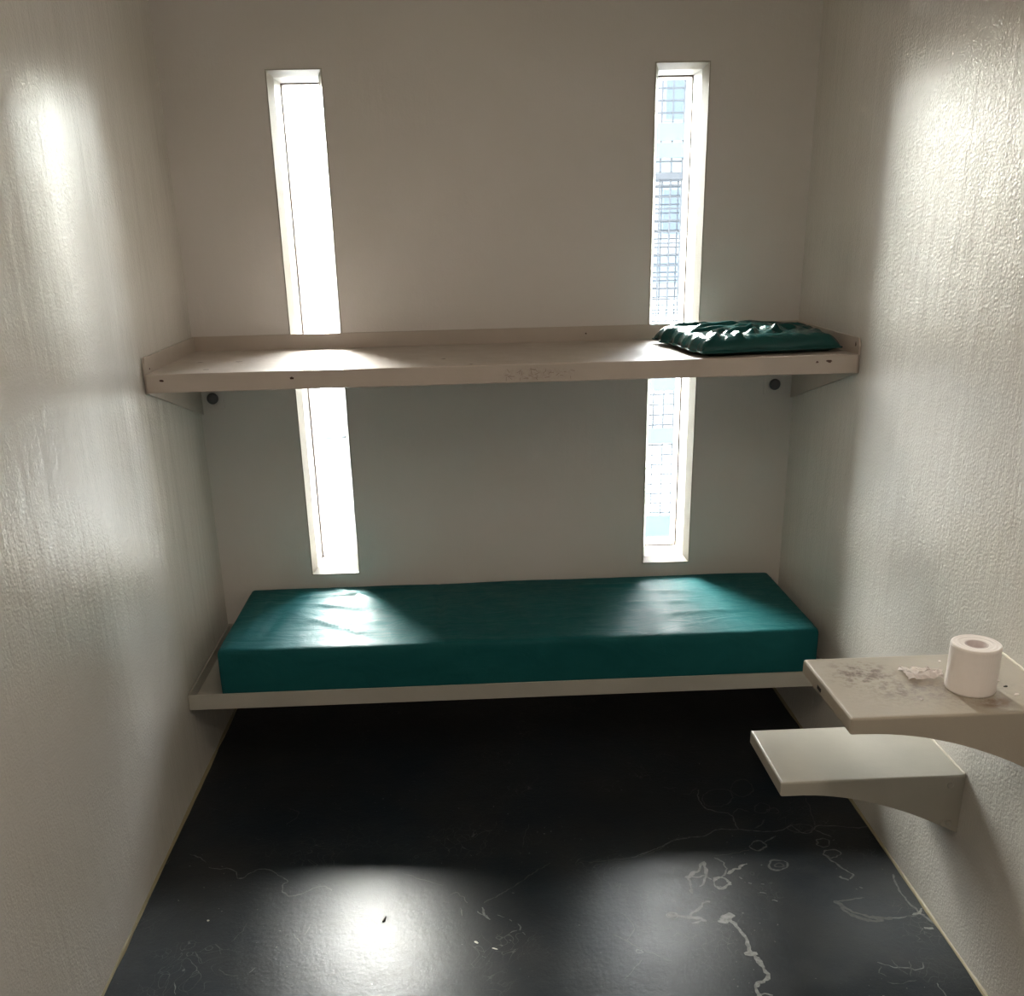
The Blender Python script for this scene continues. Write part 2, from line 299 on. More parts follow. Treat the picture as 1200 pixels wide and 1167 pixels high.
# worn marks and cracks in the floor coating, thin raised flakes and seams of the floor
floor = bpy.data.objects['floor']
VEINS = [
    ([(1.537, -1.372), (1.543, -1.388), (1.556, -1.421), (1.569, -1.463), (1.562, -1.498), (1.566, -1.523), (1.572, -1.538), (1.582, -1.572), (1.582, -1.604), (1.562, -1.616), (1.547, -1.624), (1.539, -1.643), (1.544, -1.662), (1.54, -1.694)], 0.013, 2),
    ([(1.522, -1.403), (1.533, -1.387), (1.548, -1.372), (1.556, -1.367)], 0.026, 2),
    ([(1.546, -1.521), (1.559, -1.522), (1.576, -1.522)], 0.022, 2),
    ([(1.536, -1.655), (1.557, -1.656), (1.574, -1.662)], 0.008, 2),
    ([(1.388, -1.361), (1.401, -1.365), (1.416, -1.363), (1.441, -1.376), (1.463, -1.374), (1.474, -1.385), (1.483, -1.39)], 0.011, 2),
    ([(1.441, -1.376), (1.456, -1.355), (1.477, -1.34), (1.494, -1.313), (1.513, -1.311)], 0.008, 2),
    ([(1.443, -1.397), (1.462, -1.393), (1.474, -1.383)], 0.009, 2),
    ([(1.415, -1.364), (1.414, -1.368), (1.41, -1.371), (1.406, -1.373), (1.403, -1.374), (1.4, -1.374), (1.396, -1.374), (1.392, -1.373), (1.389, -1.372), (1.388, -1.369), (1.386, -1.365), (1.385, -1.362), (1.386, -1.359), (1.389, -1.356), (1.393, -1.353), (1.397, -1.351), (1.401, -1.35), (1.405, -1.351), (1.408, -1.353), (1.411, -1.356), (1.412, -1.358), (1.413, -1.36), (1.414, -1.364)], 0.006, 2),
    ([(1.47, -1.209), (1.493, -1.189), (1.51, -1.18), (1.523, -1.156), (1.536, -1.135), (1.531, -1.173), (1.529, -1.197), (1.508, -1.238), (1.494, -1.249)], 0.01, 2),
    ([(1.478, -1.206), (1.473, -1.248), (1.47, -1.277)], 0.009, 2),
    ([(1.483, -1.2), (1.5, -1.208), (1.521, -1.197), (1.539, -1.217)], 0.007, 2),
    ([(1.582, -1.238), (1.578, -1.244), (1.573, -1.249), (1.568, -1.253), (1.563, -1.258), (1.557, -1.261), (1.551, -1.261), (1.547, -1.258), (1.545, -1.252), (1.542, -1.247), (1.539, -1.241), (1.539, -1.235), (1.542, -1.228), (1.548, -1.221), (1.553, -1.217), (1.558, -1.215), (1.563, -1.215), (1.569, -1.215), (1.574, -1.215), (1.577, -1.218), (1.579, -1.223), (1.581, -1.231), (1.582, -1.238)], 0.01, 2),
    ([(1.57, -1.118), (1.588, -1.139), (1.59, -1.161), (1.587, -1.189), (1.567, -1.209)], 0.006, 1),
    ([(1.586, -1.193), (1.608, -1.182), (1.626, -1.171), (1.651, -1.155)], 0.013, 2),
    ([(1.729, -1.074), (1.724, -1.081), (1.72, -1.087), (1.716, -1.09), (1.711, -1.092), (1.704, -1.093), (1.698, -1.095), (1.693, -1.094), (1.689, -1.09), (1.685, -1.084), (1.683, -1.077), (1.684, -1.07), (1.689, -1.064), (1.694, -1.058), (1.699, -1.052), (1.704, -1.047), (1.711, -1.047), (1.717, -1.049), (1.721, -1.053), (1.725, -1.056), (1.728, -1.06), (1.731, -1.066), (1.731, -1.074)], 0.007, 1),
    ([(1.677, -1.087), (1.648, -1.101), (1.616, -1.106), (1.568, -1.112)], 0.004, 0),
    ([(1.731, -1.057), (1.756, -1.039), (1.772, -1.026)], 0.006, 1),
    ([(1.762, -1.17), (1.76, -1.177), (1.758, -1.182), (1.752, -1.185), (1.743, -1.188), (1.734, -1.191), (1.727, -1.192), (1.72, -1.19), (1.713, -1.185), (1.709, -1.178), (1.71, -1.172), (1.713, -1.166), (1.716, -1.16), (1.719, -1.153), (1.724, -1.147), (1.732, -1.145), (1.741, -1.145), (1.748, -1.147), (1.754, -1.149), (1.761, -1.152), (1.767, -1.156), (1.767, -1.163), (1.763, -1.17)], 0.007, 1),
    ([(1.752, -1.17), (1.746, -1.176), (1.738, -1.178), (1.729, -1.176), (1.727, -1.168), (1.734, -1.161), (1.744, -1.159), (1.75, -1.163), (1.752, -1.17)], 0.005, 0),
    ([(1.913, -1.072), (1.912, -1.078), (1.91, -1.083), (1.904, -1.088), (1.897, -1.091), (1.891, -1.092), (1.887, -1.091), (1.883, -1.087), (1.878, -1.084), (1.876, -1.08), (1.877, -1.076), (1.88, -1.07), (1.881, -1.064), (1.884, -1.059), (1.888, -1.056), (1.894, -1.054), (1.9, -1.052), (1.906, -1.051), (1.911, -1.052), (1.915, -1.056), (1.917, -1.062), (1.916, -1.067), (1.913, -1.072)], 0.006, 1),
    ([(1.93, -1.127), (1.925, -1.131), (1.92, -1.135), (1.915, -1.139), (1.909, -1.142), (1.9, -1.144), (1.893, -1.144), (1.888, -1.141), (1.884, -1.136), (1.879, -1.132), (1.875, -1.128), (1.875, -1.123), (1.881, -1.118), (1.887, -1.113), (1.892, -1.11), (1.898, -1.109), (1.905, -1.109), (1.913, -1.108), (1.92, -1.109), (1.924, -1.111), (1.927, -1.116), (1.931, -1.122), (1.931, -1.127)], 0.006, 1),
    ([(1.877, -1.126), (1.89, -1.149), (1.901, -1.179), (1.916, -1.21), (1.932, -1.227), (1.911, -1.244)], 0.007, 1),
    ([(1.888, -1.232), (1.894, -1.24), (1.905, -1.246)], 0.022, 1),
    ([(1.672, -1.322), (1.681, -1.317), (1.687, -1.323)], 0.014, 2),
    ([(1.633, -1.24), (1.641, -1.244)], 0.012, 1),
    ([(1.653, -1.287), (1.668, -1.29)], 0.009, 1),
    ([(1.615, -1.212), (1.62, -1.222)], 0.012, 1),
    ([(1.923, -1.28), (1.93, -1.286)], 0.01, 1),
    ([(1.527, -1.27), (1.533, -1.276)], 0.008, 1),
    ([(1.665, -1.25), (1.674, -1.253)], 0.006, 1),
    ([(1.838, -1.334), (1.851, -1.358), (1.869, -1.384), (1.898, -1.402), (1.923, -1.411), (1.96, -1.413)], 0.013, 0),
    ([(1.844, -1.36), (1.857, -1.389), (1.875, -1.407), (1.904, -1.422), (1.932, -1.422)], 0.012, 0),
    ([(1.96, -1.413), (1.994, -1.409), (2.023, -1.406)], 0.006, 1),
    ([(1.843, -1.338), (1.875, -1.331), (1.92, -1.326)], 0.005, 0),
    ([(2.037, -1.229), (2.022, -1.276), (2.024, -1.311), (2.024, -1.345), (2.029, -1.368), (2.035, -1.396), (2.044, -1.407)], 0.007, 1),
    ([(2.012, -1.408), (2.035, -1.396), (2.05, -1.381)], 0.008, 2),
    ([(2.04, -1.407), (2.057, -1.44), (2.061, -1.477), (2.064, -1.523), (2.068, -1.549), (2.068, -1.603)], 0.008, 1),
    ([(2.025, -1.452), (2.034, -1.457), (2.045, -1.457)], 0.02, 2),
    ([(1.858, -1.572), (1.875, -1.58), (1.887, -1.59), (1.904, -1.595), (1.925, -1.593), (1.945, -1.601), (1.96, -1.601), (1.962, -1.581)], 0.004, 1),
    ([(1.859, -1.586), (1.844, -1.608), (1.859, -1.618)], 0.003, 0),
    ([(1.894, -1.565), (1.9, -1.598), (1.912, -1.617)], 0.003, 0),
    ([(1.935, -1.569), (1.917, -1.627)], 0.003, 0),
    ([(1.852, -1.636), (1.88, -1.647), (1.923, -1.636)], 0.003, 0),
    ([(1.966, -1.648), (1.968, -1.67), (1.972, -1.697)], 0.004, 1),
    ([(1.339, -1.101), (1.388, -1.081), (1.441, -1.049), (1.478, -1.025), (1.528, -1.015), (1.576, -1.011), (1.608, -0.979), (1.655, -0.986), (1.694, -0.992), (1.739, -1.003), (1.786, -1.008), (1.825, -0.985), (1.835, -0.977), (1.841, -1.006), (1.86, -1.025), (1.884, -1.014), (1.905, -0.983), (1.929, -0.987), (1.983, -0.997), (2.012, -1.005), (2.058, -1.002)], 0.0045, 1),
    ([(1.893, -0.996), (1.884, -1.006), (1.866, -1.014), (1.847, -1.017), (1.832, -1.012), (1.82, -1.002), (1.816, -0.99), (1.825, -0.981), (1.843, -0.973), (1.862, -0.97), (1.878, -0.973), (1.891, -0.984), (1.894, -0.996)], 0.005, 0),
    ([(1.905, -0.983), (1.911, -0.937), (1.921, -0.877), (1.923, -0.834)], 0.004, 0),
    ([(1.894, -1.0), (1.909, -1.023), (1.933, -1.045)], 0.005, 1),
    ([(1.495, -0.732), (1.514, -0.742), (1.537, -0.739)], 0.005, 0),
    ([(1.546, -0.777), (1.57, -0.784), (1.606, -0.741)], 0.004, 0),
    ([(1.606, -0.758), (1.595, -0.797), (1.593, -0.836), (1.603, -0.865), (1.623, -0.884), (1.65, -0.894), (1.676, -0.904), (1.671, -0.947), (1.672, -0.983)], 0.005, 1),
    ([(1.702, -0.813), (1.687, -0.836), (1.666, -0.855), (1.64, -0.864), (1.615, -0.857), (1.602, -0.834), (1.607, -0.806), (1.62, -0.782), (1.64, -0.766), (1.667, -0.758), (1.694, -0.763), (1.705, -0.784), (1.7, -0.813)], 0.004, 0),
    ([(1.78, -0.763), (1.765, -0.788), (1.747, -0.806), (1.731, -0.809), (1.716, -0.798), (1.706, -0.779), (1.708, -0.758), (1.722, -0.734), (1.741, -0.713), (1.758, -0.707), (1.774, -0.719), (1.782, -0.74), (1.778, -0.763)], 0.004, 0),
    ([(1.796, -0.883), (1.788, -0.899), (1.775, -0.907), (1.758, -0.906), (1.749, -0.897), (1.751, -0.879), (1.761, -0.86), (1.775, -0.851), (1.79, -0.854), (1.8, -0.867), (1.798, -0.883)], 0.004, 0),
    ([(1.765, -0.94), (1.744, -0.97), (1.72, -0.983)], 0.006, 0),
    ([(1.821, -0.897), (1.811, -0.907), (1.798, -0.911), (1.787, -0.906), (1.783, -0.894), (1.792, -0.884), (1.807, -0.882), (1.817, -0.887), (1.82, -0.897)], 0.004, 0),
    ([(1.676, -0.904), (1.7, -0.875), (1.729, -0.893)], 0.004, 0),
    ([(0.069, -0.991), (0.097, -1.009), (0.123, -1.037)], 0.004, 1),
    ([(0.136, -1.061), (0.165, -1.071), (0.199, -1.071), (0.22, -1.095), (0.232, -1.124), (0.25, -1.113), (0.267, -1.086), (0.288, -1.078), (0.313, -1.087), (0.344, -1.115), (0.374, -1.142), (0.361, -1.158), (0.359, -1.177), (0.379, -1.21), (0.407, -1.209), (0.427, -1.198), (0.453, -1.172), (0.475, -1.171), (0.5, -1.195)], 0.004, 1),
    ([(0.293, -1.316), (0.289, -1.348), (0.269, -1.383)], 0.003, 0),
    ([(0.416, -1.362), (0.434, -1.386), (0.452, -1.411)], 0.003, 0),
    ([(0.186, -1.418), (0.2, -1.441), (0.213, -1.461)], 0.004, 0),
    ([(0.162, -1.522), (0.175, -1.57)], 0.003, 1),
    ([(0.258, -1.486), (0.282, -1.507), (0.31, -1.513)], 0.003, 0),
    ([(0.016, -1.01), (-0.009, -1.072)], 0.003, 0),
    ([(0.461, -1.334), (0.453, -1.375)], 0.003, 0),
    ([(0.337, -1.506), (0.347, -1.486)], 0.006, 1),
    ([(0.315, -0.768), (0.351, -0.786), (0.349, -0.824), (0.321, -0.859)], 0.003, 0),
    ([(0.23, -1.391), (0.253, -1.433)], 0.003, 0),
    ([(0.911, -1.277), (0.941, -1.254), (0.994, -1.213), (1.033, -1.177), (1.066, -1.139), (1.106, -1.11)], 0.004, 0),
    ([(1.213, -1.118), (1.252, -1.112), (1.298, -1.109), (1.354, -1.1), (1.412, -1.08), (1.45, -1.043), (1.488, -1.012), (1.55, -1.02)], 0.004, 0),
    ([(0.688, -1.127), (0.75, -1.165), (0.802, -1.193)], 0.003, 0),
    ([(1.031, -1.025), (1.039, -0.971), (1.058, -0.915)], 0.003, 0),
    ([(0.825, -1.236), (0.839, -1.22), (0.858, -1.25), (0.868, -1.274)], 0.005, 0),
    ([(0.908, -1.294), (0.912, -1.327), (0.927, -1.345)], 0.007, 1),
    ([(0.896, -1.31), (0.914, -1.331)], 0.006, 1),
    ([(0.946, -1.33), (0.967, -1.337)], 0.004, 1),
    ([(0.98, -1.348), (0.984, -1.355)], 0.006, 1),
    ([(0.997, -1.366), (1.003, -1.382), (0.999, -1.392)], 0.007, 1),
    ([(0.978, -1.399), (0.992, -1.392)], 0.005, 1),
    ([(1.008, -1.404), (1.015, -1.412)], 0.006, 1),
    ([(0.973, -1.427), (0.978, -1.43)], 0.006, 1),
    ([(0.989, -1.236), (0.996, -1.239)], 0.007, 1),
    ([(0.85, -1.295), (0.855, -1.323)], 0.005, 0),
    ([(0.905, -1.484), (0.911, -1.488)], 0.004, 1),
    ([(0.85, -1.434), (0.855, -1.436)], 0.005, 1),
    ([(1.237, -1.425), (1.267, -1.452), (1.295, -1.484), (1.343, -1.517), (1.366, -1.533)], 0.003, 0),
    ([(1.301, -1.493), (1.297, -1.497), (1.29, -1.498), (1.284, -1.496), (1.282, -1.491), (1.285, -1.487), (1.292, -1.485), (1.298, -1.487), (1.299, -1.493)], 0.004, 1),
    ([(1.267, -1.452), (1.296, -1.403), (1.276, -1.348)], 0.003, 0),
    ([(1.292, -1.523), (1.263, -1.559), (1.242, -1.586)], 0.003, 0),
]

def ribbon(bm, pts, w, seed, z):
    ra = random.Random(seed)
    P = []
    for _ in range(2 if len(pts) > 3 else 0):            # round the corners
        closed = math.dist(pts[0], pts[-1]) < .004
        q_ = [pts[0]]
        for a, b in zip(pts, pts[1:]): q_ += [(a[0] * .75 + b[0] * .25, a[1] * .75 + b[1] * .25), (a[0] * .25 + b[0] * .75, a[1] * .25 + b[1] * .75)]
        pts = q_ + [pts[-1]]
    for a, b in zip(pts, pts[1:]):                       # refine and roughen
        d = math.dist(a, b); k = max(1, int(d / .006))
        for i in range(k): P.append((a[0] + (b[0] - a[0]) * i / k, a[1] + (b[1] - a[1]) * i / k))
    P.append(pts[-1])
    P = [(x + .0045 * noise.noise((x * 70, y * 70, seed)), y + .006 * noise.noise((x * 70, y * 70, seed + 9))) for x, y in P]
    prev = None
    for i, p in enumerate(P):
        a = P[max(0, i - 1)]; b = P[min(len(P) - 1, i + 1)]
        d = Vector((b[0] - a[0], b[1] - a[1])); d.normalize() if d.length > 1e-9 else None
        n = Vector((-d.y, d.x)); end = min(i, len(P) - 1 - i)
        ww = w * .5 * (.75 + .7 * noise.noise((p[0] * 55, p[1] * 55, seed + 3))) * (.45 if end == 0 else .8 if end == 1 else 1)
        ww = max(ww, w * .12)
        wl = ww * (1 + .5 * noise.noise((p[0] * 150, p[1] * 150, 1))); wr = ww * (1 + .5 * noise.noise((p[0] * 150, p[1] * 150, 5)))
        v = (bm.verts.new((p[0] + n.x * wl, p[1] + n.y * wl, z)), bm.verts.new((p[0] - n.x * wr, p[1] - n.y * wr, z)))
        if prev: bm.faces.new((prev[0], v[0], v[1], prev[1]))
        prev = v
for i, (pts, w, tone) in enumerate(VEINS):
    bm = bmesh.new(); ribbon(bm, pts, w, i * 1.7, .0004 + .00002 * (i % 9))
    bmesh.ops.recalc_face_normals(bm, faces=bm.faces)
    if bm.faces and sum(f.normal.z for f in bm.faces) < 0: bmesh.ops.reverse_faces(bm, faces=bm.faces)
    link('worn_mark' if tone else 'hairline_crack', bm, M['scar%d' % tone], floor)

# ------------------------------------------------------------------ windows
def rect_loft(bm, x0, x1, z0, z1, prof):
    rings = []
    for ins, y in prof:
        rings.append([bm.verts.new(p) for p in ((x0 + ins, y, z0 + ins), (x1 - ins, y, z0 + ins), (x1 - ins, y, z1 - ins), (x0 + ins, y, z1 - ins))])
    for A, B in zip(rings, rings[1:]):
        for i in range(4): bm.faces.new((A[i], A[(i + 1) % 4], B[(i + 1) % 4], B[i]))
    return bm
for k, (x0, x1) in enumerate(WIN):
    w = bpy.data.objects.new('window_%d' % (k + 1), None); COL.objects.link(w); w.location = ((x0 + x1) / 2, 0, WZ[0]); w['kind'] = 'structure'
    bm = rect_loft(bmesh.new(), x0, x1, *WZ, [(-.002, .03), (-.002, -.003), (.0015, -.0045), (.0145, .033), (.016, .037), (.0185, .158), (.0185, .17), (.0185, T + .012), (-.004, T + .012), (-.004, T - .001)])
    link('window_frame', bm, M['frame'], w)
    bm = rect_loft(bmesh.new(), x0, x1, *WZ, [(.0183, .150), (.0215, .150), (.0225, .160), (.0225, .168), (.0183, .168), (.0183, .150)])
    link('seal', bm, M['gasket'], w)
    link('pane', nb(x0 + .019, x1 - .019, .161, .166, WZ[0] + .019, WZ[1] - .019), M['glass'], w)

# ------------------------------------------------------------------ upper steel shelf (second bunk)
D = .579; zs_, zl = 1.3176, 1.2654
t = thing('steel_shelf', 'long pinkish-beige painted steel bunk shelf spanning the back wall across both windows', 'shelf', (W / 2, -D / 2, zl))
G = .003
bm = nb(G, W - G, -D, -.002, zs_ - .005, zs_)
link('shelf_plate', bm, M['shelf'], t)
bm = nb(G, W - G, -D - .002, -D + .028, zl, zs_ + .0006); bevel(bm, .003, 2); link('front_lip', bm, M['shelf'], t)
bm = nb(G, W - G, -.006, -.0015, zs_ - .001, 1.366); bevel(bm, .001, 1)
link('back_flange', bm, M['shelf'], t)
for a, b in ((G, G + .006), (W - G - .006, W - G)):
    bm = prism(bmesh.new(), [(-D - .002, zl - .001), (-.002, 1.104), (-.002, 1.366), (-D + .01, 1.3635), (-D - .002, 1.340)], 'x', a, b)
    bevel(bm, .001, 1); link('end_plate', bm, M['shelf'], t)
for x, z in ((.047, 1.160), (1.992, 1.152)):
    bm = nb(x - .038, x + .038, -.004, -.001, z - .036, z + .062); bevel(bm, .002, 1); p = link('mounting_plate', bm, M['wall_b'], t)
    link('bolt', disc(bmesh.new(), (x, -.004, z), .019, .014), M['bolt'], p, smooth=True)
# places where the paint has come off
def chip(parent, c, ax, rx, rz, seed, m='chip'):
    ra = random.Random(seed); bm = bmesh.new(); n = 12; vs = []
    for i in range(n):
        a = 2 * math.pi * i / n; r = 1 + ra.uniform(-.35, .25); u, v = rx * r * math.cos(a), rz * r * math.sin(a)
        vs.append(bm.verts.new((c[0] + u, c[1] - .0004, c[2] + v) if ax == 'y' else (c[0] + .0004, c[1] + u, c[2] + v) if ax == 'x' else (c[0] - .0004, c[1] + u, c[2] + v) if ax == '-x' else (c[0] + u, c[1] + v, c[2] + .0004)))
    bm.faces.new(vs); bmesh.ops.recalc_face_normals(bm, faces=bm.faces)
    link('paint_chip', bm, M[m], parent)
for c, ax, rx, rz in (((1.933, -D - .0022, 1.300), 'y', .004, .004), ((1.968, -D - .0022, 1.301), 'y', .009, .004), ((.052, -D - .0022, 1.300), 'y', .006, .003),
                      ((.012, -.545, 1.330), 'x', .004, .003), ((.22, -.33, zs_), 'z', .012, .006), ((.16, -.50, zs_), 'z', .012, .006), ((.10, -.32, zs_), 'z', .010, .005),
                      ((.85, -.40, zs_), 'z', .007, .006), ((1.33, -.006, 1.342), 'y', .003, .003), ((.93, -.55, zs_), 'z', .007, .005), ((.42, -D - .0022, 1.297), 'y', .007, .004),
                      ((W - G - .0062, -.555, 1.345), '-x', .005, .008)):
    chip(t, c, ax, rx, rz, hash(c) % 997 if False else int(abs(c[0] * 997 + c[2] * 31)))
# scratched marks along the front lip
bm = bmesh.new(); ra = random.Random(11)
for i in range(34):
    x = 1.03 + ra.random() * .20; z = 1.275 + ra.random() * .028; a = ra.choice((0, 1.57, 1.57, .5, 2.4)) + ra.uniform(-.3, .3); l_ = ra.uniform(.006, .016)
    dx, dz = math.cos(a) * l_ / 2, math.sin(a) * l_ / 2; nx, nz = -math.sin(a) * .0007, math.cos(a) * .0007; y = -D - .0024
    bm.faces.new([bm.verts.new(p) for p in ((x - dx - nx, y, max(z - dz - nz, zl + .003)), (x + dx - nx, y, z + dz - nz), (x + dx + nx, y, z + dz + nz), (x - dx + nx, y, max(z - dz + nz, zl + .004)))])
link('scratches', bm, mat('scratched_paint', (.24, .19, .165), .6), t, kind='stuff')

# ------------------------------------------------------------------ lower bed frame
DB = .601; zb, zbl, zt = .3247, .2727, .288
t = thing('bed_frame', 'low grey-beige wall-hung steel bed tray under the teal mattress', 'bed frame', (W / 2, -DB / 2, zbl))
link('bed_plate', nb(G, W - G, -DB + .002, -.002, zt - .006, zt), M['bed'], t)
bm = nb(G, W - G, -DB - .003, -DB + .003, zbl, zb); bevel(bm, .0015, 2); link('front_lip', bm, M['bed'], t)
for a, b in ((G, G + .005), (W - G - .005, W - G)):
    bm = prism(bmesh.new(), [(-DB, zbl), (-.002, .13), (-.002, zb + .004), (-DB, zb)], 'x', a, b); link('end_plate', bm, M['bed'], t)
link('back_flange', nb(G, W - G, -.006, -.0015, zt - .006, zb + .004), M['bed'], t)

# ------------------------------------------------------------------ mattress
def rounded_block(x0, x1, y0, y1, z0, z1, r, nx, ny, nz):
    bm = bmesh.new(); idx = {}
    def pt(i, j, k):
        if (i, j, k) in idx: return idx[i, j, k]
        def f(a, n, lo, hi):
            u = a / n; e = r / (hi - lo)                 # cluster rows near the edges
            if a == 0: return lo
            if a == n: return hi
            if a == 1: return lo + r * .35
            if a == n - 1: return hi - r * .35
            if a == 2: return lo + r
            if a == n - 2: return hi - r
            return lo + r + (hi - lo - 2 * r) * (a - 2) / (n - 4)
        p = Vector((f(i, nx, x0, x1), f(j, ny, y0, y1), f(k, nz, z0, z1)))
        c = Vector((min(max(p.x, x0 + r), x1 - r), min(max(p.y, y0 + r), y1 - r), min(max(p.z, z0 + r), z1 - r)))
        d = p - c
        if d.length > 1e-9: p = c + d.normalized() * r
        v = bm.verts.new(p); idx[i, j, k] = v; return v
    for i in range(nx):
        for j in range(ny):
            bm.faces.new((pt(i, j, nz), pt(i + 1, j, nz), pt(i + 1, j + 1, nz), pt(i, j + 1, nz)))
            bm.faces.new((pt(i, j, 0), pt(i, j + 1, 0), pt(i + 1, j + 1, 0), pt(i + 1, j, 0)))
        for k in range(nz):
            bm.faces.new((pt(i, 0, k), pt(i + 1, 0, k), pt(i + 1, 0, k + 1), pt(i, 0, k + 1)))
            bm.faces.new((pt(i, ny, k), pt(i, ny, k + 1), pt(i + 1, ny, k + 1), pt(i + 1, ny, k)))
    for j in range(ny):
        for k in range(nz):
            bm.faces.new((pt(0, j, k), pt(0, j, k + 1), pt(0, j + 1, k + 1), pt(0, j + 1, k)))
            bm.faces.new((pt(nx, j, k), pt(nx, j + 1, k), pt(nx, j + 1, k + 1), pt(nx, j, k + 1)))
    return bm
MX0, MX1, MY0, MY1, MZ = .106, 2.012, -.592, -.012, .4655
bm = rounded_block(MX0, MX1, MY0, MY1, zt + .001, MZ, .014, 150, 52, 16)
def crease(x, y, ax, ay, bx, by, w):
    d = Vector((bx - ax, by - ay)); L = d.length; d /= L; p = Vector((x - ax, y - ay)); s_ = p.dot(d); n_ = abs(p.x * d.y - p.y * d.x)
    e = max(0, min(1, min(s_, L - s_) / (.25 * L) + .2)) if -.02 < s_ < L + .02 else 0
    return e * math.exp(-(n_ / w) ** 2)
CR = [(.79, -.02, .815, -.59, .007, -.0035), (.83, -.05, .84, -.45, .02, .002), (.36, -.20, .66, -.33, .010, .005), (.30, -.12, .56, -.10, .009, .004), (.40, -.03, .60, -.20, .012, .004),
      (.35, -.33, .60, -.52, .010, .0035), (.20, -.10, .17, -.50, .014, .003), (.26, -.22, .23, -.50, .012, -.003), (.48, -.40, .62, -.40, .010, .003), (.52, -.06, .68, -.07, .009, .003),
      (1.3, -.10, 1.55, -.12, .012, .003), (1.45, -.18, 1.7, -.22, .012, .0028), (1.42, -.3, 1.68, -.31, .012, .0025), (1.5, -.42, 1.8, -.40, .014, .002), (.95, -.1, 1.1, -.5, .03, .002)]
for v in bm.verts:
    x, y, z = v.co
    if z > MZ - .05:
        f = (z - (MZ - .05)) / .05; h = .0035 * noise.noise((x * 3.1, y * 4, 2)) + .0010 * noise.noise((x * 14, y * 20, 5))
        for c in CR: h += 2.0 * c[5] * crease(x, y, *c[:5])
        h += .005 * math.sin(math.pi * (x - MX0) / (MX1 - MX0)) * math.sin(math.pi * (y - MY0) / (MY1 - MY0))
        v.co.z += h * f
    k = min(1, max(0, (z - zt) / .06)) * min(1, max(0, (MZ - z) / .04))
    if y < MY0 + .02: v.co.y += (-.0025 + .003 * noise.noise((x * 5, z * 12, 1))) * k
    if x > MX1 - .02: v.co.x += .003 * noise.noise((y * 7, z * 14, 4)) * k
bmesh.ops.recalc_face_normals(bm, faces=bm.faces)
t = thing('mattress', 'long teal vinyl mattress lying on the low bed tray', 'mattress', (1.06, -.3, zt + .001))
link('cover', bm, M['mattress'], t, smooth=True)
bm = bmesh.new()                                          # welded seam round the top edge
def tube(bm, P, r, seg=6, closed=False):
    rings = []
    n = len(P)
    for i, p in enumerate(P):
        a = Vector(P[i - 1] if (closed or i) else P[i]); b = Vector(P[(i + 1) % n] if (closed or i < n - 1) else P[i])
        d = (b - a).normalized(); u = d.cross(Vector((0, 0, 1)))
        u = u.normalized() if u.length > .1 else Vector((1, 0, 0)); v = d.cross(u)
        rings.append([bm.verts.new(Vector(p) + (u * math.cos(2 * math.pi * k / seg) + v * math.sin(2 * math.pi * k / seg)) * r) for k in range(seg)])
    for i in range(n if closed else n - 1):
        A, B = rings[i], rings[(i + 1) % n]
        for k in range(seg): bm.faces.new((A[k], A[(k + 1) % seg], B[(k + 1) % seg], B[k]))
    bmesh.ops.recalc_face_normals(bm, faces=bm.faces); return bm
zz = MZ - .006; e = .0035
P = []
for (ax, ay), (bx, by) in zip([(MX0 + e, MY0 + e), (MX1 - e, MY0 + e), (MX1 - e, MY1 - e), (MX0 + e, MY1 - e)], [(MX1 - e, MY0 + e), (MX1 - e, MY1 - e), (MX0 + e, MY1 - e), (MX0 + e, MY0 + e)]):
    n = int(math.dist((ax, ay), (bx, by)) / .05)
    for i in range(n):
        x, y = ax + (bx - ax) * i / n, ay + (by - ay) * i / n
        cx, cy = min(max(x, MX0 + .014), MX1 - .014), min(max(y, MY0 + .014), MY1 - .014)
        dx, dy = x - cx, y - cy; L = math.hypot(dx, dy)
        P.append((cx + dx / L * .0105, cy + dy / L * .0105, zz + .0035 * noise.noise((x * 3.1, y * 4, 2)) * .88))
link('seam', tube(bm, P, .0016, 6, True), M['mattress'], t, smooth=True)

# ------------------------------------------------------------------ pillow on the shelf
QP = [(1.600, -.560), (2.030, -.505), (2.035, -.115), (1.535, -.130)]   # front-left, front-right, back-right, back-left
def qpt(u, v):
    a, b, c, d = (Vector(p) for p in QP)
    return (a * (1 - u) + b * u) * (1 - v) + (d * (1 - u) + c * u) * v
nu, nv = 96, 80; bm = bmesh.new(); top = {}; bot = {}
def folds(u, v):
    h = 0
    for k, (u0, v0, ang, ln, w, a) in enumerate([(.12, .12, 1.0, .35, .022, .010), (.05, .40, .3, .3, .022, .010), (.22, .20, .55, .4, .022, .011), (.38, .13, 1.2, .22, .026, .011),
                                              (.50, .16, .75, .3, .024, .010), (.64, .14, 1.9, .28, .03, .009), (.15, .62, .15, .35, .022, .009), (.35, .45, .35, .4, .025, .008), (.05, .8, -.2, .3, .02, .008),
                                              (.60, .42, .1, .35, .028, .007), (.82, .30, 2.3, .3, .03, .008), (.45, .72, .2, .4, .03, .006), (.75, .7, -.2, .3, .03, .006), (.30, .05, 1.5, .14, .02, .010), (.9, .1, 1.8, .2, .025, .008), (.10, .02, 1.3, .12, .022, .010)]):
        dx, dy = math.cos(ang), math.sin(ang); p, q_ = u - u0, v - v0
        s_ = p * dx + q_ * dy; n_ = p * dy - q_ * dx + .02 * math.sin(s_ * 14 + k)
        if -.02 < s_ < ln + .02:
            e = min(1, max(0, (min(s_, ln - s_) + .02) / (.3 * ln))); h += a * e * (math.exp(-(n_ / w) ** 2) - .55 * math.exp(-((n_ - 2 * w) / w) ** 2))
    return h
